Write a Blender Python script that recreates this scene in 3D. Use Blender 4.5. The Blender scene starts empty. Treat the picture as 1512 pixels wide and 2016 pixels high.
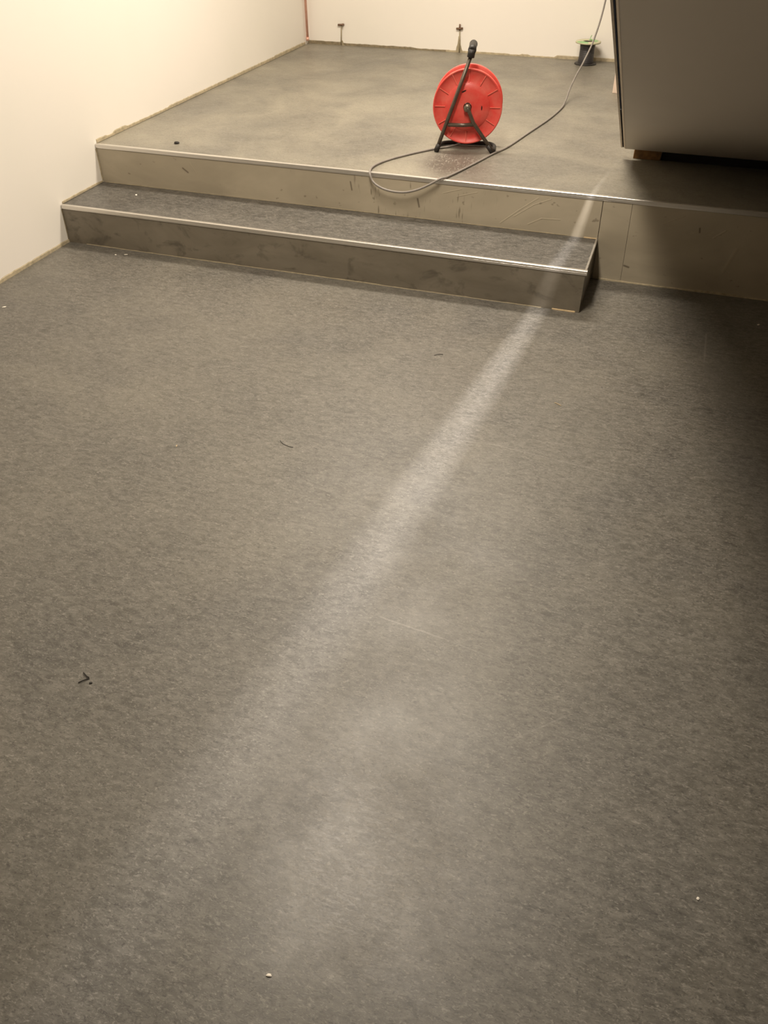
import bpy, bmesh, math, random
from mathutils import Vector, Matrix
random.seed(7)
C = bpy.context.scene.collection
SC = bpy.context.scene
PI = math.pi

# ---------------------------------------------------------------- camera
cam_data = bpy.data.cameras.new('camera')
cam_data.sensor_fit = 'AUTO'
cam_data.sensor_width = 36.0
cam_data.lens = 1566.81 / 2016 * 36.0
cam_data.clip_start = 0.02
cam = bpy.data.objects.new('camera', cam_data)
C.objects.link(cam)
yaw, pitch, roll = .3289, -.6989, -.0055
fwd = Vector((-math.sin(yaw)*math.cos(pitch), math.cos(yaw)*math.cos(pitch), math.sin(pitch)))
right = Vector((math.cos(yaw), math.sin(yaw), 0))
up = right.cross(fwd)
r2 = math.cos(roll)*right + math.sin(roll)*up
u2 = -math.sin(roll)*right + math.cos(roll)*up
M = Matrix((r2, u2, -fwd)).transposed().to_4x4()
M.translation = Vector((2.684, -3.1307, 1.4837))
cam.matrix_world = M
SC.camera = cam

# ---------------------------------------------------------------- world, exposure, lights
SC.view_settings.view_transform = 'Standard'
SC.view_settings.look = 'None'
SC.view_settings.gamma = 1.0
SC.view_settings.use_curve_mapping = False
SC.view_settings.exposure = 0.35
w = bpy.data.worlds.new('world'); SC.world = w
w.use_nodes = True
w.node_tree.nodes['Background'].inputs[0].default_value = (1.0, .86, .68, 1)
w.node_tree.nodes['Background'].inputs[1].default_value = 0.02

def area(name, loc, sx, sy, power, col=(1, .83, .62), rot=(0, 0, 0), spread=PI):
    l = bpy.data.lights.new(name, 'AREA')
    l.shape = 'RECTANGLE'; l.size = sx; l.size_y = sy
    l.energy = power; l.color = col; l.spread = spread
    o = bpy.data.objects.new(name, l); C.objects.link(o)
    o.location = loc; o.rotation_euler = rot
    return o

CEIL = 2.7
WARM = (1, .885, .735)
area('ceiling_lamp_light', (1.45, 1.05, CEIL-.06), 1.2, .3, 66, WARM)
area('ceiling_lamp_light', (1.90, -1.12, CEIL-.06), .25, 1.2, 58, WARM)

# added lamp along the soffit edge, throwing the light streak across the floor
H1, H = .1755, .3552          # step height, platform height
YF, ZF, SL = .90, .402, .468  # soffit foot line and slope dz/d(-y)
XS = 2.484
e_dir = Vector((0, -1, SL)).normalized()
pn = Vector((1, -.1, -.2)).normalized()
pn = (pn - e_dir*pn.dot(e_dir)).normalized()
m_dir = pn.cross(e_dir)
if m_dir.z > 0: m_dir = -m_dir
STREAK_P0 = Vector((XS-.003, YF, ZF+.003)) + e_dir*.72
STREAK_LEN, STREAK_DEPTH = 2.1, .036
lc = STREAK_P0 + e_dir*(STREAK_LEN/2) - m_dir*STREAK_DEPTH
streak_lamp = area('added_streak_light', lc, STREAK_LEN, .0025, 38, (1, .95, .94))
streak_lamp.matrix_world = Matrix.Translation(lc) @ Matrix((e_dir, (-m_dir).cross(e_dir), -m_dir)).transposed().to_4x4()

# ---------------------------------------------------------------- materials
def lin(c):
    return tuple(((x/255)/12.92 if x/255 <= .04045 else ((x/255+.055)/1.055)**2.4) for x in c)

class NT:
    def __init__(s, name):
        s.m = bpy.data.materials.new(name); s.m.use_nodes = True
        s.t = s.m.node_tree; s.b = s.t.nodes['Principled BSDF']
        s.co = s.t.nodes.new('ShaderNodeTexCoord').outputs['Object']
    def n(s, typ, **kw):
        o = s.t.nodes.new(typ)
        for k, v in kw.items(): setattr(o, k, v)
        return o
    def put(s, sock, v):
        if isinstance(v, bpy.types.NodeSocket): s.t.links.new(v, sock)
        elif isinstance(v, (tuple, list)) and len(v) == 3 and sock.type == 'RGBA': sock.default_value = (*v, 1)
        else: sock.default_value = v
    def map(s, scale=(1,1,1), loc=(0,0,0), rot=(0,0,0), src=None):
        o = s.n('ShaderNodeMapping'); s.put(o.inputs[0], src or s.co)
        o.inputs['Scale'].default_value = scale; o.inputs['Location'].default_value = loc; o.inputs['Rotation'].default_value = rot
        return o.outputs[0]
    def noise(s, vec, scale, detail=4, rough=.55, dist=0.0):
        o = s.n('ShaderNodeTexNoise'); s.put(o.inputs['Vector'], vec)
        o.inputs['Scale'].default_value = scale; o.inputs['Detail'].default_value = detail
        o.inputs['Roughness'].default_value = rough; o.inputs['Distortion'].default_value = dist
        return o.outputs['Fac']
    def ramp(s, fac, a, b, va=0.0, vb=1.0):
        o = s.n('ShaderNodeMapRange'); o.clamp = True
        s.put(o.inputs[0], fac)
        for i, v in enumerate((a, b, va, vb)): s.put(o.inputs[i+1], v)
        return o.outputs[0]
    def math(s, op, a, b=0.0, c=0.0):
        o = s.n('ShaderNodeMath', operation=op); s.put(o.inputs[0], a); s.put(o.inputs[1], b); s.put(o.inputs[2], c)
        return o.outputs[0]
    def mix(s, fac, a, b, mode='MIX'):
        o = s.n('ShaderNodeMix', data_type='RGBA', blend_type=mode)
        s.put(o.inputs[0], fac); s.put(o.inputs[6], a); s.put(o.inputs[7], b)
        return o.outputs[2]
    def vm(s, op, a, b=(0,0,0)):
        o = s.n('ShaderNodeVectorMath', operation=op); s.put(o.inputs[0], a); s.put(o.inputs[1], b)
        return o
    def seg(s, A, B, wd, soft=.5, src=None):
        """1 inside a thin stroke from A to B (3-D object coordinates)"""
        A = Vector(A); B = Vector(B); L2 = (B-A).length_squared
        pa = s.vm('SUBTRACT', src or s.co, tuple(A)).outputs[0]
        t = s.vm('DOT_PRODUCT', pa, tuple((B-A)/L2)).outputs['Value']
        t = s.ramp(t, 0, 1)
        q = s.n('ShaderNodeVectorMath', operation='SCALE'); q.inputs[0].default_value = tuple(B-A); s.put(q.inputs['Scale'], t)
        d = s.vm('LENGTH', s.vm('SUBTRACT', pa, q.outputs[0]).outputs[0]).outputs['Value']
        return s.ramp(d, wd*soft, wd, 1, 0)
    def bump(s, h, strength=.2, dist=.002):
        o = s.n('ShaderNodeBump'); s.put(o.inputs['Height'], h)
        o.inputs['Strength'].default_value = strength; o.inputs['Distance'].default_value = dist
        s.put(s.b.inputs['Normal'], o.outputs[0])
    def col(s, c): s.put(s.b.inputs['Base Color'], c)
    def rough(s, v): s.put(s.b.inputs['Roughness'], v)
    def metal(s, v): s.b.inputs['Metallic'].default_value = v

def simple(name, c, rough=.5, metal=0.0, var=.12, scale=60, bump=0.0):
    m = NT(name)
    f = m.noise(m.co, scale, 3)
    c = lin(c)
    m.col(m.mix(m.ramp(f, .3, .7), tuple(x*(1-var) for x in c), tuple(min(1, x*(1+var)) for x in c)))
    m.rough(rough); m.metal(metal)
    if bump: m.bump(m.noise(m.co, scale*2, 2), bump, .001)
    return m.m

def wall_mat():
    m = NT('cream painted plaster')
    f = m.noise(m.co, 1.1, 3, .5)
    g = m.noise(m.co, 9, 4, .6)
    c = m.mix(m.ramp(f, .35, .65), (.87, .835, .76), (.90, .855, .79))
    c = m.mix(m.ramp(g, .55, .75, 0, .10), c, (.92, .87, .79))
    m.col(c); m.rough(.62)
    m.bump(m.noise(m.co, 160, 3, .6), .12, .001)
    return m.m

def lino(name, dusty):
    m = NT(name)
    # short wispy swirls of linoleum: dark and light fibres running mostly across the room
    v = m.map((30, 62, 50), rot=(0, 0, -.05))
    w1 = m.noise(v, 1.0, 5, .62, .7)
    v2 = m.map((70, 170, 90), loc=(3, 7, 1), rot=(0, 0, .35))
    w2 = m.noise(v2, 1.0, 3, .6, 1.4)
    v3 = m.map((60, 150, 60), loc=(11, 2, 5), rot=(0, 0, -.3))
    w3 = m.noise(v3, 1.0, 3, .6, 1.6)
    big = m.noise(m.co, 2.2, 4, .6, .5)
    mid = m.noise(m.map((4.5, 7.5, 5)), 1.0, 4, .6, .3)
    base = m.mix(m.ramp(w1, .33, .68), (.030, .0285, .0265), (.122, .115, .104))
    base = m.mix(m.ramp(w2, .58, .70, 0, .6), base, (.25, .237, .21))
    base = m.mix(m.ramp(w3, .58, .68, 0, .8), base, (.016, .015, .014))
    # thin film of dust in patches
    base = m.mix(m.ramp(mid, .38, .76, 0, .11), base, (.27, .25, .21))
    base = m.mix(m.ramp(big, .34, .76, dusty*.30, dusty*.85), base, (.34, .31, .24))
    fl = m.noise(m.map((110, 210, 110), loc=(5, 1, 2), rot=(0, 0, .15)), 1.0, 3, .6, 1.2)
    base = m.mix(m.ramp(fl, .58, .68, 0, .38), base, (.36, .34, .30))
    base = m.mix(m.ramp(fl, .43, .33, 0, .6), base, (.03, .028, .025))
    if name.startswith('lower'):
        nz = m.noise(m.co, 14, 3)
        sw = m.vm('ADD', m.co, (0, 0, 0)).outputs[0]
        for A, B, wd, k, cc in [((2.237,-1.85,0),(2.40,-1.868,0),.0022,.30,(.36,.34,.31)), ((2.40,-1.868,0),(2.53,-1.888,0),.0016,.16,(.36,.34,.31)),
                            ((2.969,-.03,0),(2.968,-.26,0),.003,.35,(.26,.24,.21)), ((2.16,-1.05,0),(2.42,-1.02,0),.002,.15,(.35,.33,.3)),
                            ((2.25,-1.02,0),(2.75,-1.07,0),.0025,.18,(.35,.33,.3)), ((.62,-.75,0),(.80,-.92,0),.004,.25,(.05,.045,.04)),
                            ((2.62,-2.1,0),(2.72,-2.0,0),.002,.2,(.3,.28,.26)), ((1.15,-.6,0),(1.32,-.66,0),.003,.2,(.06,.055,.05))]:
            base = m.mix(m.math('MULTIPLY', m.seg(A, B, wd*1.6, .2), k), base, cc)
    if name.startswith('platform'):
        # drum's shadow and reflection painted dark in front of it, flecked with scuffs
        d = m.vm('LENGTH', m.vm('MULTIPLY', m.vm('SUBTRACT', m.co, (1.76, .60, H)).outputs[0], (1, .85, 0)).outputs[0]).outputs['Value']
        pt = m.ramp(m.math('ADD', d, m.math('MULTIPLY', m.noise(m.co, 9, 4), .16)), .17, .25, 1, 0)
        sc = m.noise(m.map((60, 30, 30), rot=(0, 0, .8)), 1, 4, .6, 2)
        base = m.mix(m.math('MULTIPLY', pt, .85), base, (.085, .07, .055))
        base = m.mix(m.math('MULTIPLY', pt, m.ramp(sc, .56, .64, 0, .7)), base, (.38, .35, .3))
        d2 = m.vm('LENGTH', m.vm('MULTIPLY', m.vm('SUBTRACT', m.co, (2.03, 2.45, H)).outputs[0], (1.1, .5, 0)).outputs[0]).outputs['Value']  # faint dark reflection of the spool, painted on the floor before it
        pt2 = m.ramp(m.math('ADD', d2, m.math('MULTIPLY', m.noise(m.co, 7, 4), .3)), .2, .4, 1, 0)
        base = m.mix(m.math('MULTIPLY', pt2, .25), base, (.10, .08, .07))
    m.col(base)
    r = m.ramp(m.noise(m.co, 5, 3), .3, .7, .39, .50)
    m.rough(m.math('ADD', r, m.ramp(w2, .3, .7, -.03, .05)))
    m.b.inputs['Specular IOR Level'].default_value = .55
    m.bump(m.math('ADD', m.noise(m.co, 130, 3, .6), m.math('MULTIPLY', w2, .6)), .16, .0009)
    return m.m

def riser_beige():
    m = NT('beige filler skim')
    y0 = .36
    P = lambda x, z: (x, y0, z)
    flat = m.vm('ADD', m.vm('MULTIPLY', m.co, (1, 0, 1)).outputs[0], P(0, 0)).outputs[0]
    f = m.noise(m.map((2.2, 1, 5)), 1, 4, .6, .4)
    c = m.mix(m.ramp(f, .35, .68), (.38, .33, .245), (.48, .42, .315))
    xz = m.n('ShaderNodeSeparateXYZ'); m.put(xz.inputs[0], m.co)
    # runs of grime where adhesive ran down
    st = m.noise(m.map((75, 1, 11)), 1, 2, .5, .25)
    win = m.math('MULTIPLY', m.ramp(xz.outputs[0], 1.25, 1.42), m.ramp(xz.outputs[0], 1.85, 2.05, 1, 0))
    c = m.mix(m.math('MULTIPLY', m.ramp(st, .66, .74, 0, .55), win), c, (.085, .062, .035))
    sp = m.noise(m.map((28, 1, 38), loc=(4, 0, 2)), 1, 2, .5)
    c = m.mix(m.ramp(sp, .70, .76, 0, .5), c, (.11, .085, .055))
    lt = m.noise(m.map((20, 1, 26), loc=(9, 0, 7)), 1, 3, .5)
    c = m.mix(m.ramp(lt, .68, .78, 0, .45), c, (.46, .40, .30))
    strokes = [((2.043,.198),(2.12,.262),.004), ((2.12,.262),(2.197,.321),.004), ((2.10,.232),(2.18,.29),.003), ((2.18,.29),(2.252,.322),.003),
               ((2.166,.206),(2.22,.236),.004), ((2.22,.236),(2.30,.240),.004), ((1.78,.30),(1.86,.325),.003), ((1.84,.29),(1.93,.318),.003),
               ((.52,.31),(.545,.27),.003), ((2.72,.27),(2.80,.31),.003), ((2.93,.235),(2.97,.27),.005), ((3.0,.1),(3.03,.2),.01)]
    hgt = m.noise(m.map((5, 1, 9)), 1, 3, .5)
    for A, B, wd in strokes:
        s_ = m.seg(P(*A), P(*B), wd, .1, src=flat)
        c = m.mix(m.math('MULTIPLY', s_, .45), c, (.50, .43, .31))
        hgt = m.math('ADD', hgt, m.math('MULTIPLY', s_, .35))
    for A, B, wd in [((2.869,.268),(2.872,.252),.005), ((1.66,.262),(1.668,.228),.006), ((1.34,.305),(1.346,.27),.005), ((.475,.285),(.50,.268),.006), ((.30,.345),(.34,.343),.004), ((2.60,.075),(2.62,.07),.006)]:
        c = m.mix(m.math('MULTIPLY', m.seg(P(*A), P(*B), wd, .2, src=flat), .75), c, (.075, .055, .035))
    m.col(c)
    m.rough(m.ramp(f, .3, .7, .42, .6))
    m.bump(hgt, .5, .004)
    return m.m

def riser_dark():
    m = NT('grey brown primed board')
    f = m.noise(m.map((3, 1, 6)), 1, 5, .6, .6)
    c = m.mix(m.ramp(f, .3, .7), (.150, .128, .094), (.225, .196, .150))
    g = m.noise(m.map((9, 1, 14), loc=(3, 0, 1)), 1, 4, .6, .5)
    c = m.mix(m.ramp(g, .54, .68, 0, .75), c, (.085, .072, .053))
    c = m.mix(m.ramp(g, .42, .25, 0, .4), c, (.21, .19, .15))
    m.col(c); m.rough(m.ramp(g, .3, .7, .34, .5))
    m.bump(g, .15, .002)
    return m.m

def soffit_mat():
    m = NT('grey painted soffit board')
    f = m.noise(m.co, 1.5, 3, .5)
    m.col(m.mix(m.ramp(f, .3, .7), (.62, .56, .48), (.66, .60, .515)))
    m.rough(.6)
    m.bump(m.noise(m.co, 220, 2, .6), .08, .001)
    return m.m

def aluminium(name='brushed aluminium'):
    m = NT(name)
    f = m.noise(m.map((1.5, 300, 300)), 1, 3, .6)
    m.col(m.mix(m.ramp(f, .3, .7), (.62, .59, .55), (.80, .77, .72)))
    m.metal(.85); m.rough(m.ramp(f, .3, .7, .27, .40))
    m.bump(f, .08, .0005)
    return m.m

def red_plastic():
    m = NT('dusty red plastic')
    f = m.noise(m.co, 14, 5, .65, .4)
    g = m.noise(m.co, 45, 3, .6)
    c = m.mix(m.ramp(f, .35, .7), (.78, .065, .052), (.78, .15, .115))
    c = m.mix(m.ramp(g, .66, .78, 0, .45), c, (.72, .32, .24))
    m.col(c); m.rough(m.ramp(f, .3, .7, .36, .55))
    m.b.inputs['Subsurface Weight'].default_value = 0.0
    return m.m

def copper():
    m = NT('bare copper')
    f = m.noise(m.co, 40, 3)
    m.col(m.mix(m.ramp(f, .3, .7), (.78, .42, .32), (.88, .54, .43))); m.metal(.35); m.rough(.42)
    return m.m

def wire_wound():
    m = NT('black wire windings')
    wv = m.n('ShaderNodeTexWave', wave_type='BANDS', bands_direction='Z')
    m.put(wv.inputs['Vector'], m.co); wv.inputs['Scale'].default_value = 55; wv.inputs['Distortion'].default_value = 1.2
    m.col(m.mix(wv.outputs['Fac'], (.018, .017, .018), (.085, .078, .080))); m.rough(.45)
    m.bump(wv.outputs['Fac'], .6, .002)
    return m.m

MAT = dict(
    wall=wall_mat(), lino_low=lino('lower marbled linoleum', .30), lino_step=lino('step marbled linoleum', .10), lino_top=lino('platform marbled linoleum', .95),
    beige=riser_beige(), dark=riser_dark(), soffit=soffit_mat(), alu=aluminium(), red=red_plastic(), copper=copper(), wound=wire_wound(),
    adhesive=simple('dried tan adhesive', (176, 163, 136), .65, 0, .22, 45, .4),
    adhesive_dk=simple('dried grey adhesive', (132, 120, 96), .65, 0, .25, 60, .4),
    plaster_edge=simple('pale plaster edge', (200, 186, 166), .6, 0, .08, 40),
    pine=simple('rough sawn pine', (128, 92, 50), .7, 0, .3, 50, .4),
    pale=simple('pale bare timber', (222, 202, 184), .7, 0, .06, 40),
    tube=simple('grey brown lacquered steel tube', (92, 82, 72), .34, .35, .18, 60),
    rubber=simple('worn black rubber', (38, 35, 33), .55, 0, .25, 60),
    slot=simple('dark slot', (22, 12, 10), .8),
    cable=simple('grey rubber cable sheath', (134, 128, 122), .5, 0, .12, 25),
    spoolrim=simple('cream plastic', (196, 192, 160), .4, 0, .05, 30),
    green=simple('light green plastic', (138, 182, 122), .4, 0, .08, 30),
    hub=simple('grey steel hub', (120, 112, 98), .35, .6, .15, 60),
    white=simple('white crumb', (235, 228, 215), .6),
    chipdk=simple('dark scrap', (40, 36, 32), .7, 0, .3, 300),
    straw=simple('pale straw sliver', (205, 180, 140), .6),
    mist=simple('grey filler smear', (160, 148, 122), .7, 0, .15, 60, .4),
    fitting=simple('dull brown fitting', (118, 92, 72), .45, .4, .2, 80),
    ceil=simple('white ceiling paint', (235, 230, 218), .8, 0, .03, 4),
    backroom=simple('taupe wall paint', (110, 98, 84), .8, 0, .05, 3),
    treadwood=simple('brown stair tread board', (120, 96, 70), .6, 0, .2, 20),
    fin=simple('black streak fins', (12, 12, 12), .9),
)
def diffuser():
    m = bpy.data.materials.new('lamp diffuser'); m.use_nodes = True
    b = m.node_tree.nodes['Principled BSDF']
    b.inputs['Base Color'].default_value = (.9, .88, .82, 1)
    b.inputs['Emission Color'].default_value = (1, .86, .66, 1); b.inputs['Emission Strength'].default_value = 1.0
    return m
MAT['diffuser'] = diffuser()
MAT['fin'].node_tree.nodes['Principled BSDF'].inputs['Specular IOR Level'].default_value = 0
MAT['redlight'] = simple('worn pinkish red plastic', (240, 128, 112), .45, 0, .1, 60)

# ---------------------------------------------------------------- mesh helpers
def obj(name, bm, mat, parent=None, smooth=False, bevel=0.0):
    bmesh.ops.recalc_face_normals(bm, faces=bm.faces)
    me = bpy.data.meshes.new(name); bm.to_mesh(me); bm.free()
    o = bpy.data.objects.new(name, me); C.objects.link(o)
    for mm in (mat if isinstance(mat, list) else [mat]): me.materials.append(mm)
    if smooth:
        for p in me.polygons: p.use_smooth = True
    if bevel:
        b = o.modifiers.new('bevel', 'BEVEL'); b.width = bevel; b.segments = 2; b.limit_method = 'ANGLE'
    if parent: 
        o.parent = parent
        o.matrix_parent_inverse = Matrix.Translation(-parent.location) if parent.type == 'EMPTY' and parent.rotation_euler.z == 0 else parent.matrix_basis.inverted()
    return o
def thing(name, label, cat, loc=(0, 0, 0), group=None):
    o = bpy.data.objects.new(name, None); C.objects.link(o); o.location = loc; o.empty_display_size = .1
    return tag(o, label, cat, group)
def tag(o, label=None, cat=None, group=None, kind=None):
    if label: o['label'] = label
    if cat: o['category'] = cat
    if group: o['group'] = group
    if kind: o['kind'] = kind
    return o
def box(bm, x0, x1, y0, y1, z0, z1, mi=0):
    v = [bm.verts.new((x, y, z)) for x in (x0, x1) for y in (y0, y1) for z in (z0, z1)]
    for q in ((0,1,3,2),(4,6,7,5),(0,4,5,1),(2,3,7,6),(0,2,6,4),(1,5,7,3)):
        f = bm.faces.new([v[i] for i in q]); f.material_index = mi
    return v
def prism(bm, poly_yz, x0, x1):
    a = [bm.verts.new((x0, y, z)) for y, z in poly_yz]; b = [bm.verts.new((x1, y, z)) for y, z in poly_yz]
    n = len(a); bm.faces.new(a); bm.faces.new(b[::-1])
    for i in range(n): bm.faces.new((a[i], a[(i+1) % n], b[(i+1) % n], b[i]))
def catmull(pts, n=8):
    pts = [Vector(p) for p in pts]; P = [2*pts[0]-pts[1]] + pts + [2*pts[-1]-pts[-2]]; out = []
    for i in range(1, len(P)-2):
        for k in range(n):
            t = k/n; a, b, c, d = P[i-1:i+3]
            out.append(.5*((2*b)+(c-a)*t+(2*a-5*b+4*c-d)*t*t+(3*b-a-3*c+d)*t**3))
    out.append(pts[-1]); return out
def tube(bm, pts, r, seg=12, cap=True, rs=None):
    pts = [Vector(p) for p in pts]; rings = []
    t0 = (pts[1]-pts[0]).normalized()
    nrm = t0.orthogonal().normalized()
    for i, p in enumerate(pts):
        t = (pts[min(i+1, len(pts)-1)]-pts[max(i-1, 0)]).normalized()
        nrm = (nrm - t*nrm.dot(t)).normalized(); bn = t.cross(nrm)
        rr = rs[i] if rs else r
        rings.append([bm.verts.new(p + rr*(math.cos(a)*nrm+math.sin(a)*bn)) for a in [2*PI*k/seg for k in range(seg)]])
    for A, B in zip(rings, rings[1:]):
        for k in range(seg):
            f = bm.faces.new((A[k], A[(k+1) % seg], B[(k+1) % seg], B[k])); f.smooth = True
    if cap: bm.faces.new(rings[0][::-1]); bm.faces.new(rings[-1])
def lathe(bm, prof, frame, seg=64, mfun=None):
    """prof: list of (radius, along) ; frame: (origin, axis, u, v)"""
    O, ax, u, v = frame; rings = []
    for r, h in prof:
        if r < 1e-6: rings.append([bm.verts.new(O+ax*h)])
        else: rings.append([bm.verts.new(O+ax*h+r*(math.cos(a)*u+math.sin(a)*v)) for a in [2*PI*k/seg for k in range(seg)]])
    for j, (A, B) in enumerate(zip(rings, rings[1:])):
        for k in range(seg):
            k2 = (k+1) % seg
            if len(A) == 1 and len(B) == 1: continue
            if len(A) == 1: f = bm.faces.new((A[0], B[k2], B[k]))
            elif len(B) == 1: f = bm.faces.new((A[k], A[k2], B[0]))
            else: f = bm.faces.new((A[k], A[k2], B[k2], B[k]))
            f.smooth = True
            if mfun: f.material_index = mfun(j, k)
W, YR, YB = 2.4715, .3598, 3.0634
XR, YFRONT = 4.4, -5.2

# ---------------------------------------------------------------- setting
def struct(name, bm, m, **k): return tag(obj(name, bm, m, **k), kind='structure')
bm = bmesh.new(); box(bm, -.2, XR+.2, YFRONT-.2, YR+.02, -.2, 0); struct('floor', bm, MAT['lino_low'])
bm = bmesh.new(); box(bm, -.2, 0, YFRONT-.2, YB+.2, -.2, CEIL+.1); struct('wall_left', bm, MAT['wall'])
bm = bmesh.new(); box(bm, 0, XR, YB, YB+.2, -.2, CEIL+.1); struct('wall_back', bm, MAT['wall'])
bm = bmesh.new(); box(bm, XR, XR+.2, YFRONT-.2, YB+.2, -.2, CEIL+.1); struct('wall_right', bm, MAT['backroom'])
bm = bmesh.new(); box(bm, 0, XR, YFRONT-.2, YFRONT, -.2, CEIL+.1); struct('wall_front', bm, MAT['backroom'])
bm = bmesh.new(); box(bm, 0, XR, YFRONT, YB, CEIL, CEIL+.1); struct('ceiling', bm, MAT['ceil'])

# ---------------------------------------------------------------- platform
pf = thing('raised_platform', 'wide raised platform with linoleum top, metal edge strip and beige skimmed front', 'platform', (0, YR, 0))
bm = bmesh.new(); box(bm, .003, XR-.012, YR+.02, YB-.003, .001, H-.0031); obj('core', bm, MAT['pine'], pf)
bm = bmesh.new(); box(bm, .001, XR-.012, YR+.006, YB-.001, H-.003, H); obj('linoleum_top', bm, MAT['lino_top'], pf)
def panel(x0a, x0b, x1a, x1b, z0, z1, name='riser_panel'):
    bm = bmesh.new(); y0, y1 = YR, YR+.019
    P = [(x0a, z0), (x1a, z0), (x1b, z1), (x0b, z1)]
    a = [bm.verts.new((x, y0, z)) for x, z in P]; b = [bm.verts.new((x, y1, z)) for x, z in P]
    bm.faces.new(a); bm.faces.new(b[::-1])
    for i in range(4): bm.faces.new((a[i], a[(i+1) % 4], b[(i+1) % 4], b[i]))
    return obj(name, bm, MAT['beige'], pf)
panel(.001, .001, 2.4728, 2.4655, .0, H-.017)
panel(2.4748, 2.4685, 2.5965, 2.586, .0, H-.017)
panel(2.5975, 2.5875, XR-.012, XR-.012, .0, H-.017)

def nosing(x0, x1, y, z, parent, end=False):
    """L shaped aluminium edge profile with a raised ribbed lip"""
    bm = bmesh.new()
    prof = [(y+.012, z+.0006), (y+.012, z+.0020), (y+.002, z+.0026), (y-.0015, z+.0018), (y-.003, z-.0003), (y-.003, z-.0070), (y-.0024, z-.0075),
            (y-.003, z-.0080), (y-.003, z-.0150), (y-.0022, z-.0172), (y-.0005, z-.0172), (y-.0005, z-.001), (y+.0, z+.0006)]
    prism(bm, prof, x0, x1)
    return obj('nosing_strip', bm, MAT['alu'], parent)
nosing(.002, XR-.012, YR, H, pf)

# ---------------------------------------------------------------- low step
st = thing('low_step', 'single long low step with charcoal linoleum tread and grey brown front against the platform', 'step', (W/2, 0, 0))
YS = .006
bm = bmesh.new(); prism(bm, [(0.0, 0), (YR-.002, 0), (YR-.002, H1-.003), (YS, H1-.003), (YS, H1-.017)], .001, W-.004)
obj('body', bm, MAT['dark'], st)
bm = bmesh.new(); box(bm, .001, W-.004, YS+.001, YR-.002, H1-.003, H1); obj('linoleum_tread', bm, MAT['lino_step'], st)
nosing(.004, W+.003, YS, H1, st)
bm = bmesh.new(); box(bm, W-.008, W-.0005, YS+.001, YR-.002, H1-.002, H1+.0022); box(bm, W-.0035, W-.0005, YS+.001, YR-.002, H1-.016, H1+.001)
obj('end_trim', bm, MAT['alu'], st)

# thin adhesive seams (irregular ribbons) --------------------------------
def ribbon(name, p0, p1, nrm, upv, hmin, hmax, mat, thick=.003, step=.02, seedv=1, jag=.18):
    rnd = random.Random(seedv); p0 = Vector(p0); p1 = Vector(p1); nrm = Vector(nrm); upv = Vector(upv)
    L = (p1-p0).length; n = max(2, int(L/step)); bm = bmesh.new(); prev = None; h = rnd.uniform(hmin, hmax)
    for i in range(n+1):
        p = p0.lerp(p1, i/n)
        if rnd.random() < .10: h = rnd.uniform(hmin, hmax)
        hh = min(hmax, max(hmin*.5, h + rnd.uniform(-1, 1)*jag*(hmax-hmin)*.5)); th = thick*rnd.uniform(.8, 1.3)
        q = [bm.verts.new(p), bm.verts.new(p+nrm*th), bm.verts.new(p+nrm*th*.8+upv*hh*.8), bm.verts.new(p+upv*hh)]
        if prev:
            for a in range(4): bm.faces.new((prev[a], q[a], q[(a+1) % 4], prev[(a+1) % 4]))
        else: bm.faces.new(q[::-1])
        prev = q
    bm.faces.new(prev)
    return obj(name, bm, mat)
X, Y, Z = (1, 0, 0), (0, 1, 0), (0, 0, 1)
def bb(o, k='structure'): o['kind'] = k; return o
bb(ribbon('baseboard_left', (0, YFRONT, 0), (0, -.001, 0), X, Z, .012, .026, MAT['adhesive'], seedv=3))
bb(ribbon('trim_1', (0, YS+.014, H1+.002), (0, YR-.004, H1+.002), X, Z, .007, .015, MAT['adhesive'], seedv=4))
bb(ribbon('trim_2', (0, YR+.014, H+.002), (0, YB-.06, H+.002), X, Z, .009, .021, MAT['adhesive'], seedv=5))
bb(ribbon('baseboard_back', (.0, YB, H), (1.05, YB, H), (0, -1, 0), Z, .010, .026, MAT['adhesive_dk'], seedv=6))
bb(ribbon('baseboard_back', (1.05, YB, H), (XR, YB, H), (0, -1, 0), Z, .008, .020, MAT['adhesive'], seedv=16))
bb(ribbon('trim_3', (0, -.0005, .004), (0, YS-.002, H1-.02), X, (0, -1, 0), .003, .006, MAT['adhesive_dk'], seedv=7))
bb(ribbon('trim_4', (0, YR-.0005, H1+.012), (0, YR-.0005, H-.02), X, (0, -1, 0), .004, .011, MAT['adhesive'], seedv=8))
o = ribbon('adhesive_bead', (.10, 0, 0), (W-.16, 0, 0), (0, -1, 0), Z, .0015, .004, MAT['mist'], thick=.002, seedv=9); o.parent = st; o.matrix_parent_inverse = Matrix.Translation(-st.location)
o = ribbon('adhesive_bead', (W-.115, 0, 0), (W-.02, 0, 0), (0, -1, 0), Z, .003, .006, MAT['straw'], thick=.003, seedv=10); o.parent = st; o.matrix_parent_inverse = Matrix.Translation(-st.location)
o = ribbon('adhesive_bead', (W+.03, YR, 0), (XR-.012, YR, 0), (0, -1, 0), Z, .004, .011, MAT['adhesive'], thick=.004, seedv=11); o.parent = pf; o.matrix_parent_inverse = Matrix.Translation(-pf.location)
o = ribbon('adhesive_bead', (.02, YR, H1+.0005), (W-.13, YR, H1+.0005), (0, -1, 0), Z, .001, .004, MAT['mist'], thick=.0015, seedv=12); o.parent = pf; o.matrix_parent_inverse = Matrix.Translation(-pf.location)
o = ribbon('adhesive_bead', (W-.06, YR, H1+.0005), (W-.006, YR, H1+.0005), (0, -1, 0), Z, .003, .004, MAT['straw'], thick=.003, seedv=13); o.parent = pf; o.matrix_parent_inverse = Matrix.Translation(-pf.location)

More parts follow.
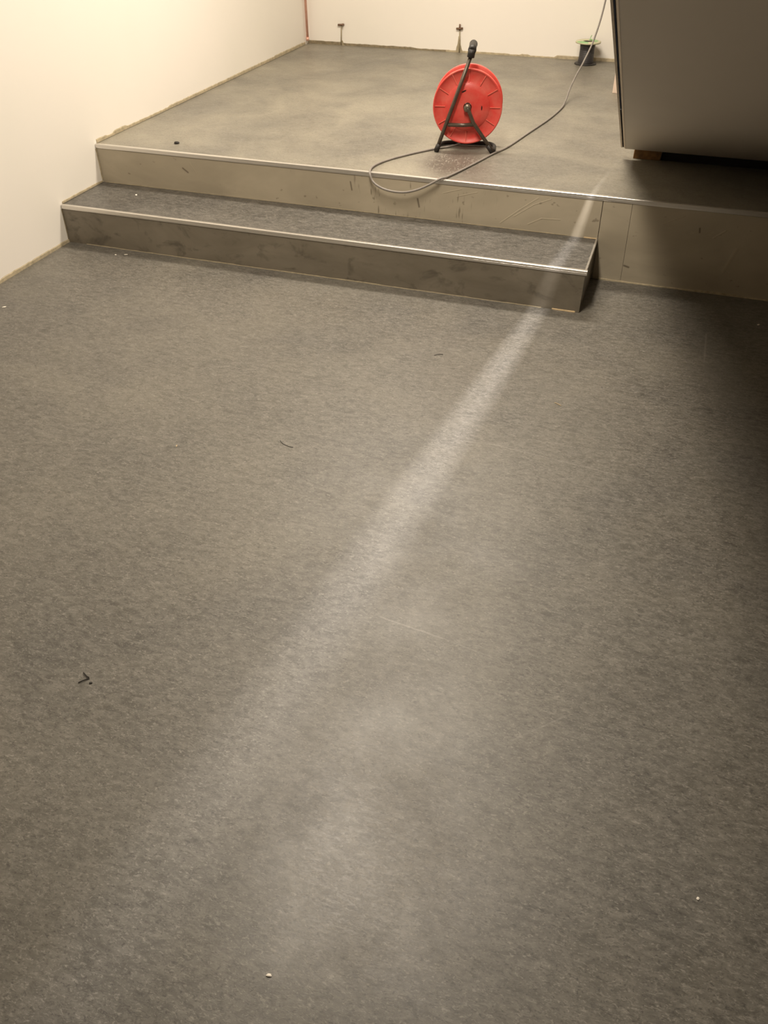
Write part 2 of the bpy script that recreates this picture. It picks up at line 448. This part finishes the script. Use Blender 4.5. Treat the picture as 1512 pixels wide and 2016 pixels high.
# ---------------------------------------------------------------- staircase above
sr = thing('staircase', 'large grey sloping underside of a staircase over the right side of the platform', 'staircase', (XS, YF, ZF))
XE = 3.75; LEN = 4.7
def slope_box(x0, x1, s0, s1, h0, h1):
    """box in the frame of the soffit: s along the slope, h above it"""
    up_ = Vector((0, SL, 1)).normalized(); bm = bmesh.new()
    vs = []
    for x in (x0, x1):
        for s in (s0, s1):
            for h in (h0, h1):
                p = Vector((0, YF, ZF)) + e_dir*s + up_*h; vs.append(bm.verts.new((x, p.y, p.z)))
    for q in ((0,1,3,2),(4,6,7,5),(0,4,5,1),(2,3,7,6),(0,2,6,4),(1,5,7,3)): bm.faces.new([vs[i] for i in q])
    return bm
obj('soffit_board', slope_box(XS+.0090, XE, 0, LEN, 0, .0125), MAT['soffit'], sr)
# pale chamfered edge bead along the free edge
bm = bmesh.new()
up_ = Vector((0, SL, 1)).normalized()
for (a, b) in (((XS, .010), (XS+.0135, .0)),):
    P = []
    for s in (0, LEN):
        for (x, h) in ((XS-.0006, .0065), (XS+.0090, -.0012), (XS+.0090, .0125), (XS-.0006, .0125)):
            p = Vector((0, YF, ZF))+e_dir*s+up_*h; P.append(bm.verts.new((x, p.y, p.z)))
    A, B = P[:4], P[4:]
    bm.faces.new(A); bm.faces.new(B[::-1])
    for i in range(4): bm.faces.new((A[i], A[(i+1) % 4], B[(i+1) % 4], B[i]))
obj('edge_lip', slope_box(XS-.0125, XS-.0054, 0, LEN, .0045, .016), MAT['plaster_edge'], sr)
obj('edge_shadow_strip', slope_box(XS-.0054, XS-.0006, 0, .715, .006, .012), MAT['fin'], sr)  # solid black strips painting the shaded gap beyond the added lamp
obj('edge_shadow_strip', slope_box(XS-.0054, XS-.0006, 2.83, LEN, .006, .012), MAT['fin'], sr)
EDGE = obj('edge_bead', bm, MAT['plaster_edge'], sr)
# the stepped flight on top of the soffit
bm = bmesh.new(); poly = []
rise, go = .175, .175/SL
base_y, base_z = YF+.30, ZF+.0135
pts = [(YF+.02, ZF+.0135)]
k = 0; y = YF+.42; z = ZF+.01
top = []
top.append((y, z))
while z+rise < CEIL-.02 and k < 11:
    z += rise; top.append((y, z)); y -= go; top.append((y, z)); k += 1
yend = top[-1][0]
poly = [(YF, ZF+.014)] + top + [(yend, ZF+.014+(YF-yend)*SL)]
prism(bm, poly, XS+.045, XE); obj('stepped_flight', bm, MAT['treadwood'], sr)

# fins added around the streak lamp to keep its beam narrow
def fin(off, th, name):
    bm = bmesh.new(); vs = []
    for o_ in (off, off+th):
        for s in (0.0, STREAK_LEN):
            for d in (.002, STREAK_DEPTH+.004):
                vs.append(bm.verts.new(STREAK_P0 + e_dir*s - m_dir*d + pn*o_))
    for q in ((0,1,3,2),(4,6,7,5),(0,4,5,1),(2,3,7,6),(0,2,6,4),(1,5,7,3)): bm.faces.new([vs[i] for i in q])
    return obj(name, bm, MAT['fin'], sr)

# timber under the foot of the staircase
bm = bmesh.new(); box(bm, 2.532, 2.655, .928, .985, H, ZF-.001)
tag(obj('timber_packer', bm, MAT['pine'], bevel=.003), 'short rough pine packer under the foot of the staircase, its sawn end catching light', 'wood block')
bm = bmesh.new(); box(bm, 2.656, XE, .940, 1.02, H, ZF-.001)
tag(obj('timber_batten', bm, MAT['slot'], bevel=.002), 'long dark batten the staircase foot rests on, right of the pine packer', 'batten')
bm = bmesh.new(); box(bm, 2.300, 2.36, 2.18, 2.25, H, H+.105)
tag(obj('timber_offcut', bm, MAT['pale'], bevel=.002), 'pale pinkish timber offcut standing on the platform behind the stair edge', 'wood block')

# ---------------------------------------------------------------- copper pipe and capped stubs
bm = bmesh.new(); tube(bm, [(.016, YB-.045, .385), (.016, YB-.045, 1.4), (.016, YB-.045, CEIL)], .0085, 16)
cp = obj('copper_pipe', bm, MAT['copper']); tag(cp, 'bare copper pipe running down the far left corner, stopping above the platform', 'pipe')
bm = bmesh.new(); tube(bm, [(.016, YB-.045, .380), (.016, YB-.045, .402)], .0105, 16); obj('end_sleeve', bm, MAT['copper'], cp)

def stub(x, zt, lab, wedge, lean):
    t = thing('pipe_stub', lab, 'pipe', (x, YB, H))
    bm = bmesh.new(); tube(bm, [(x-lean, YB-.006, H+.004), (x, YB-.006, zt)], .0045, 10); obj('riser_pipe', bm, MAT['mist'], t)
    bm = bmesh.new(); tube(bm, [(x-.024, YB-.010, zt), (x-.008, YB-.010, zt+.001), (x+.022, YB-.010, zt+.004)], .0065, 10)
    if wedge: tube(bm, [(x, YB-.010, zt-.008), (x, YB-.010, zt+.028)], .006, 10)
    else: tube(bm, [(x+.014, YB-.010, zt+.004), (x+.020, YB-.030, zt+.008)], .006, 10)
    obj('tee_fitting', bm, MAT['fitting'], t)
    bm = bmesh.new()
    prof = [(-.024, 0), (-.020, .03), (-.012, .055), (-.008, .10), (.006, .10), (.010, .05), (.020, .02), (.034, 0)] if wedge else [(-.018, 0), (-.008, .012), (-.005, .03), (.006, .03), (.010, .012), (.020, 0)]
    a = [bm.verts.new((x+px, YB, H+pz)) for px, pz in prof]; b = [bm.verts.new((x+px*.8, YB-.004, H+pz*.97)) for px, pz in prof]
    bm.faces.new(b); n = len(a)
    for i in range(n): bm.faces.new((a[i], a[(i+1) % n], b[(i+1) % n], b[i]))
    obj('filler_smear', bm, MAT['mist'], t)
stub(.268, .484, 'thin grey pipe with tiny brown tee on the back wall, nearer the corner', False, .006)
stub(1.145, .500, 'thin grey pipe with brown tee and filler wedge on the back wall behind the drum', True, -.004)

# ---------------------------------------------------------------- cable drum
t2 = Vector((math.cos(.195), math.sin(.195), 0)); n2 = Vector((t2.y, -t2.x, 0))     # n2 points to the viewer
FC = Vector((1.7645, .776, H)); FL, FR = FC-t2*.1345, FC+t2*.1345
dr = thing('cable_drum', 'red plastic cable drum on a black tubular stand on the platform', 'cable drum', tuple((FL+FR)/2))
def P(a, z, d=0.0): return FL + t2*a + Vector((0, 0, z-H)) - n2*d      # a along the front, z height, d depth away from the viewer
CA, CZ, R1 = .1355, .5475, .160
O = P(CA, CZ, 0)
fr_frame = lambda d: (P(CA, CZ, d), -n2, t2, Vector((0, 0, 1)))
def flange(d, back, name):
    bm = bmesh.new(); s = -1 if not back else 1
    # profile from the hub outward; negative along = toward viewer for the front disc
    pr = [(.019, -.004), (.060, -.004), (.098, -.003), (.101, .001), (.104, .003), (.150, .003), (.1525, -.002), (.157, -.0035), (R1, -.001), (R1, .006), (.156, .008), (.104, .0075), (.1, .006), (.019, .004)]
    lathe(bm, [(r, -s*h if back else h) for r, h in pr] + [(.019, (-s*-.004) if back else -.004)], fr_frame(d), 96)
    o = obj(name, bm, [MAT['red']], dr)
    for k in range(12):
        a = 2*PI*k/12
        u = t2*math.cos(a)+Vector((0,0,1))*math.sin(a); v = -t2*math.sin(a)+Vector((0,0,1))*math.cos(a)
        vs = []; bm = bmesh.new()
        for rr in (.103, .152):
            for ww in (-.0012, .0012):
                for hh in (.004, -.002):
                    vs.append(bm.verts.new(P(CA, CZ, d) + u*rr + v*ww - n2*(hh if not back else -hh)))
        for q in ((0,1,3,2),(4,6,7,5),(0,4,5,1),(2,3,7,6),(0,2,6,4),(1,5,7,3)): bm.faces.new([vs[i] for i in q])
        obj('rib', bm, MAT['redlight'], o)
    return o
D0 = .030
ff = flange(D0, False, 'front_flange')
flange(D0+.105, True, 'back_flange')
bm = bmesh.new(); lathe(bm, [(.075, D0+.006), (.075, D0+.099)], (P(CA, CZ, 0), -n2, t2, Vector((0, 0, 1))), 48); obj('core', bm, MAT['red'], dr)
bm = bmesh.new()   # cable still wound on the core
for lay in range(2):
    pts = []
    turns = 9
    for i in range(turns*24+1):
        a = 2*PI*i/24; f = i/(turns*24); f = f if lay == 0 else 1-f
        pts.append(P(CA+(.0795+lay*.0085)*math.cos(a), CZ+(.0795+lay*.0085)*math.sin(a), D0+.012+.082*f))
    tube(bm, pts, .0043, 6)
obj('cable_windings', bm, MAT['cable'], dr)
# slots in the front disc
def slot(a, z, la, lz, ang):
    bm = bmesh.new(); c = P(a, z, D0-.0052); vs = []; v2 = []
    for k in range(16):
        q = 2*PI*k/16; x_, z_ = la*math.cos(q), lz*math.sin(q)
        xr, zr = x_*math.cos(ang)-z_*math.sin(ang), x_*math.sin(ang)+z_*math.cos(ang)
        vs.append(bm.verts.new(c+t2*xr+Vector((0,0,zr)))); v2.append(bm.verts.new(c+t2*xr+Vector((0,0,zr))-n2*.002))
    bm.faces.new(vs); bm.faces.new(v2[::-1])
    for k in range(16): bm.faces.new((vs[k], vs[(k+1) % 16], v2[(k+1) % 16], v2[k]))
    obj('slot', bm, MAT['slot'], ff)
slot(CA-.020, CZ+.066, .011, .0028, .45); slot(CA+.066, CZ-.002, .0026, .0095, 0); slot(CA-.060, CZ-.074, .006, .005, .2)
# frames: front and rear, joined by foot rails and the handle
HT = P(.142, .775, 0); HR = P(.142, .775, .175)
def frame(d):
    bm = bmesh.new(); r = .0088
    tube(bm, [P(.002, H+.010, d), P(.072, .567, d), P(.142, .770, d)], r, 12)
    tube(bm, catmull([P(CA+.000, CZ+.000, d+.016 if d < .1 else d-.016), P(CA+.002, CZ, d+.004 if d < .1 else d-.004), P(CA+.012, CZ-.018, d), P(.168, .487, d)], 5) + [P(.267, H+.010, d)], r, 12)
    tube(bm, [P(.050, .4765, d), P(.120, .476, d), P(.172, .481, d)], .0085, 12)
    return obj('stand_frame', bm, MAT['tube'], dr)
frame(0)
bm = bmesh.new(); tube(bm, catmull([P(.0, H+.0105, .004), P(.004, H+.0105, .07), P(.028, H+.0105, .112), P(.08, H+.0105, .128), P(.19, H+.0105, .130), P(.245, H+.0105, .124), P(.270, H+.0105, .092), P(.272, H+.0105, .045), P(.269, H+.0105, .002)], 6), .0095, 12); obj('base_rail', bm, MAT['rubber'], dr)
for a, d in ((0, -.0), (.269, -.0)):
    bm = bmesh.new(); sgn = -1 if a < .1 else 1
    tube(bm, [P(a, H+.0008, d), P(a-sgn*(.013 if sgn < 0 else .028), H+.036, d)], .0108, 14); obj('foot_cap', bm, MAT['rubber'], dr)
bm = bmesh.new()
hp = catmull([P(.139, .760, 0), P(.1425, .776, .001), P(.143, .784, .015), P(.143, .786, .085), P(.143, .786, .11)], 6)
tube(bm, hp, .0095, 12); obj('handle_bar', bm, MAT['tube'], dr)
bm = bmesh.new(); tube(bm, [P(.143, .785, -.010), P(.143, .7855, -.006), P(.143, .786, .04), P(.143, .787, .085), P(.143, .786, .105), P(.143, .786, .122)], .018, 20, rs=[.012, .0185, .0165, .0175, .0165, .0185])
tube(bm, [P(.138, .756, .0), P(.1425, .788, .0)], .0165, 14)
obj('handle_grip', bm, MAT['rubber'], dr, smooth=False)
bm = bmesh.new(); lathe(bm, [(0, -.004), (.012, -.004), (.0165, .001), (.0165, .034), (0, .034)], (P(CA, CZ, 0), -n2, t2, Vector((0,0,1))), 32); obj('hub', bm, MAT['hub'], dr)
bm = bmesh.new(); tube(bm, [P(CA, CZ, .02), P(CA, CZ, .15)], .008, 12); obj('axle', bm, MAT['tube'], dr)

# ---------------------------------------------------------------- the cable
zc = H+.0048
cab = [(1.770,.842,H+.20), (1.760,.860,H+.09), (1.725,.852,H+.022), (1.665,.822,zc), (1.606,.764,zc), (1.517,.642,zc), (1.454,.531,zc), (1.428,.430,zc+.002), (1.436,.356,H+.003),
       (1.455,.338,.326), (1.495,.330,.3045), (1.550,.327,.2945), (1.612,.327,.2965), (1.670,.330,.3135), (1.722,.335,.339), (1.764,.345,H+.008),
       (1.790,.40,H+.0062), (1.848,.594,zc), (1.900,.782,zc), (1.944,.917,zc), (1.993,1.181,zc), (2.046,1.471,zc), (2.073,1.70,zc+.001), (2.078,1.83,zc+.012),
       (2.082,1.93,.415), (2.098,2.02,.47), (2.121,2.10,.527), (2.157,2.15,.64), (2.185,2.18,.835), (2.21,2.2,1.3), (2.24,2.2,2.0), (2.26,2.2,CEIL)]
bm = bmesh.new(); tube(bm, catmull(cab, 10), .0048, 10)
tag(obj('power_cable', bm, MAT['cable'], smooth=True), 'grey cable looping from the red drum over the platform edge, then up past the spool', 'cable')

# ---------------------------------------------------------------- wire spool
SO = Vector((2.040, 2.945, H))
sp = thing('wire_spool', 'small spool of black wire with pale green flange standing by the back wall', 'spool', tuple(SO))
def gm(j, k): return 1 if (28 <= k <= 36 and j in (2, 3)) else 0
bm = bmesh.new(); lathe(bm, [(.030, .128), (.030, .1325), (.034, .134), (.074, .134), (.0815, .1315), (.0815, .1235), (.030, .1215), (.030, .128)], (SO, Vector(Z), Vector(X), Vector(Y)), 48, gm)
fl = obj('top_flange', bm, [MAT['spoolrim'], MAT['green']], sp)
bm = bmesh.new(); lathe(bm, [(.030, .001), (.0715, .001), (.0715, .006), (.030, .007)], (SO, Vector(Z), Vector(X), Vector(Y)), 48); obj('bottom_flange', bm, MAT['rubber'], sp)
bm = bmesh.new()
lathe(bm, [(.050, .0065), (.0515, .01), (.0475, .05), (.0475, .09), (.050, .116), (.047, .1215)], (SO, Vector(Z), Vector(X), Vector(Y)), 48); obj('wire_windings', bm, MAT['wound'], sp, smooth=True)
bm = bmesh.new(); lathe(bm, [(.030, .130), (.0295, .004)], (SO, Vector(Z), Vector(X), Vector(Y)), 32); obj('bore', bm, MAT['slot'], sp)
bm = bmesh.new(); tube(bm, catmull([SO+Vector((.045, -.03, .12)), SO+Vector((.03, -.01, .135)), SO+Vector((.010, .012, .146)), SO+Vector((.016, .016, .165))], 6), .0022, 8); obj('loose_wire_end', bm, MAT['green'], sp)
bm = bmesh.new(); a0 = []
lathe(bm, [(.028, .134), (.036, .1355), (.060, .1355), (.064, .134)], (SO, Vector(Z), Vector(X), Vector(Y)), 48)
for f in [f for f in bm.faces if not (math.atan2(f.calc_center_median().y-SO.y, f.calc_center_median().x-SO.x) > -.55 and math.atan2(f.calc_center_median().y-SO.y, f.calc_center_median().x-SO.x) < 1.6)]: bm.faces.remove(f)
obj('paper_label', bm, MAT['green'], sp)

# ---------------------------------------------------------------- scraps on the floor
def wire_bit(name, pts, r, mat, label, cat):
    bm = bmesh.new(); tube(bm, catmull(pts, 5), r, 6); return tag(obj(name, bm, mat), label, cat)
def crumb(name, c, s, mat, label, cat, rz=0.0, seedv=1):
    rnd = random.Random(seedv); bm = bmesh.new(); bmesh.ops.create_icosphere(bm, subdivisions=2, radius=1)
    for v in bm.verts:
        k = rnd.uniform(.75, 1.2); x_, y_, z_ = v.co.x*s[0]*k, v.co.y*s[1]*k, v.co.z*s[2]
        v.co = Vector((x_*math.cos(rz)-y_*math.sin(rz)+c[0], x_*math.sin(rz)+y_*math.cos(rz)+c[1], max(z_, -s[2]*.8)+s[2]*.8+c[2]))
    return tag(obj(name, bm, mat), label, cat)
crumb('dark_scrap', (.381, .489, H), (.014, .011, .006), MAT['chipdk'], 'small dark scrap lying near the left end of the platform edge', 'scrap', .3, 1)
crumb('white_crumb', (.270, .233, H1), (.0055, .0065, .003), MAT['white'], 'tiny white crumb on the low step near the wall', 'crumb', 0, 2)
crumb('white_crumb', (.308, -.071, 0), (.005, .004, .002), MAT['white'], 'tiny round white crumb on the floor below the left end of the step', 'crumb', 0, 3)
crumb('white_crumb', (.353, -.055, 0), (.009, .0035, .002), MAT['white'], 'small elongated white chip on the floor just right of a round crumb', 'crumb', .4, 4)
wire_bit('dark_sliver', [(1.640,-2.265,.002), (1.648,-2.256,.003), (1.657,-2.246,.002)], .0013, MAT['chipdk'], 'short straight black sliver on the lower floor at left', 'scrap')
wire_bit('brown_thread', [(1.634,-2.236,.002), (1.640,-2.240,.005), (1.647,-2.243,.003), (1.656,-2.246,.0045)], .0014, MAT['chipdk'], 'small curled brown thread touching the straight black sliver', 'scrap')
crumb('grey_fleck', (1.667, -2.256, 0), (.004, .003, .0015), MAT['chipdk'], 'grey fleck just right of the black sliver', 'scrap', .2, 5)
wire_bit('wire_clipping', [(1.681,-1.229,.004), (1.690,-1.236,.001), (1.705,-1.243,.001), (1.722,-1.247,.001), (1.734,-1.248,.002)], .0008, MAT['chipdk'], 'thin bent dark wire clipping on the lower floor, left of the light streak', 'wire')
wire_bit('wire_clipping', [(2.000,-.530,.001), (2.013,-.520,.003), (2.030,-.512,.001)], .0010, MAT['chipdk'], 'short dark wire clipping on the lower floor in front of the step', 'wire')
wire_bit('straw_sliver', [(2.486,-.718,.001), (2.497,-.724,.002), (2.510,-.731,.001)], .0011, MAT['straw'], 'pale straw coloured sliver on the floor right of the light streak', 'scrap')
crumb('white_crumb', (2.321, -2.691, 0), (.0050, .0028, .0016), MAT['white'], 'cream wedge shaped chip on the floor closest to the viewer', 'crumb', .2, 6)
crumb('white_crumb', (3.165, .115, 0), (.006, .004, .002), MAT['white'], 'tiny white crumb on the floor below the platform front at far right', 'crumb', .5, 7)
crumb('white_crumb', (1.374, -1.357, 0), (.0016, .006, .0012), MAT['straw'], 'pale upright speck on the lower floor at left', 'crumb', .3, 8)
crumb('white_crumb', (3.012, -2.323, 0), (.003, .003, .0015), MAT['white'], 'tiny white speck on the dark lower right floor', 'crumb', 0, 9)
crumb('white_crumb', (.175, -.697, 0), (.009, .004, .002), MAT['white'], 'small white chip by the left wall at the picture edge', 'crumb', .8, 10)

# ---------------------------------------------------------------- ceiling fixtures around the lamps
for x_, y_, sx, sy, lab in ((1.45, 1.05, 1.2, .3, 'long ceiling light above the platform, parallel to the back wall'), (1.90, -1.12, .25, 1.2, 'long ceiling light above the lower floor, parallel to the left wall')):
    t = thing('ceiling_light', lab, 'ceiling light', (x_, y_, CEIL))
    bm = bmesh.new(); box(bm, x_-sx/2-.02, x_+sx/2+.02, y_-sy/2-.02, y_+sy/2+.02, CEIL-.045, CEIL-.001); obj('housing', bm, MAT['ceil'], t)
    bm = bmesh.new(); box(bm, x_-sx/2, x_+sx/2, y_-sy/2, y_+sy/2, CEIL-.052, CEIL-.046); obj('diffuser', bm, MAT['diffuser'], t)
fin(-.0022, .001, 'streak_fin'); fin(.0012, .001, 'streak_fin')
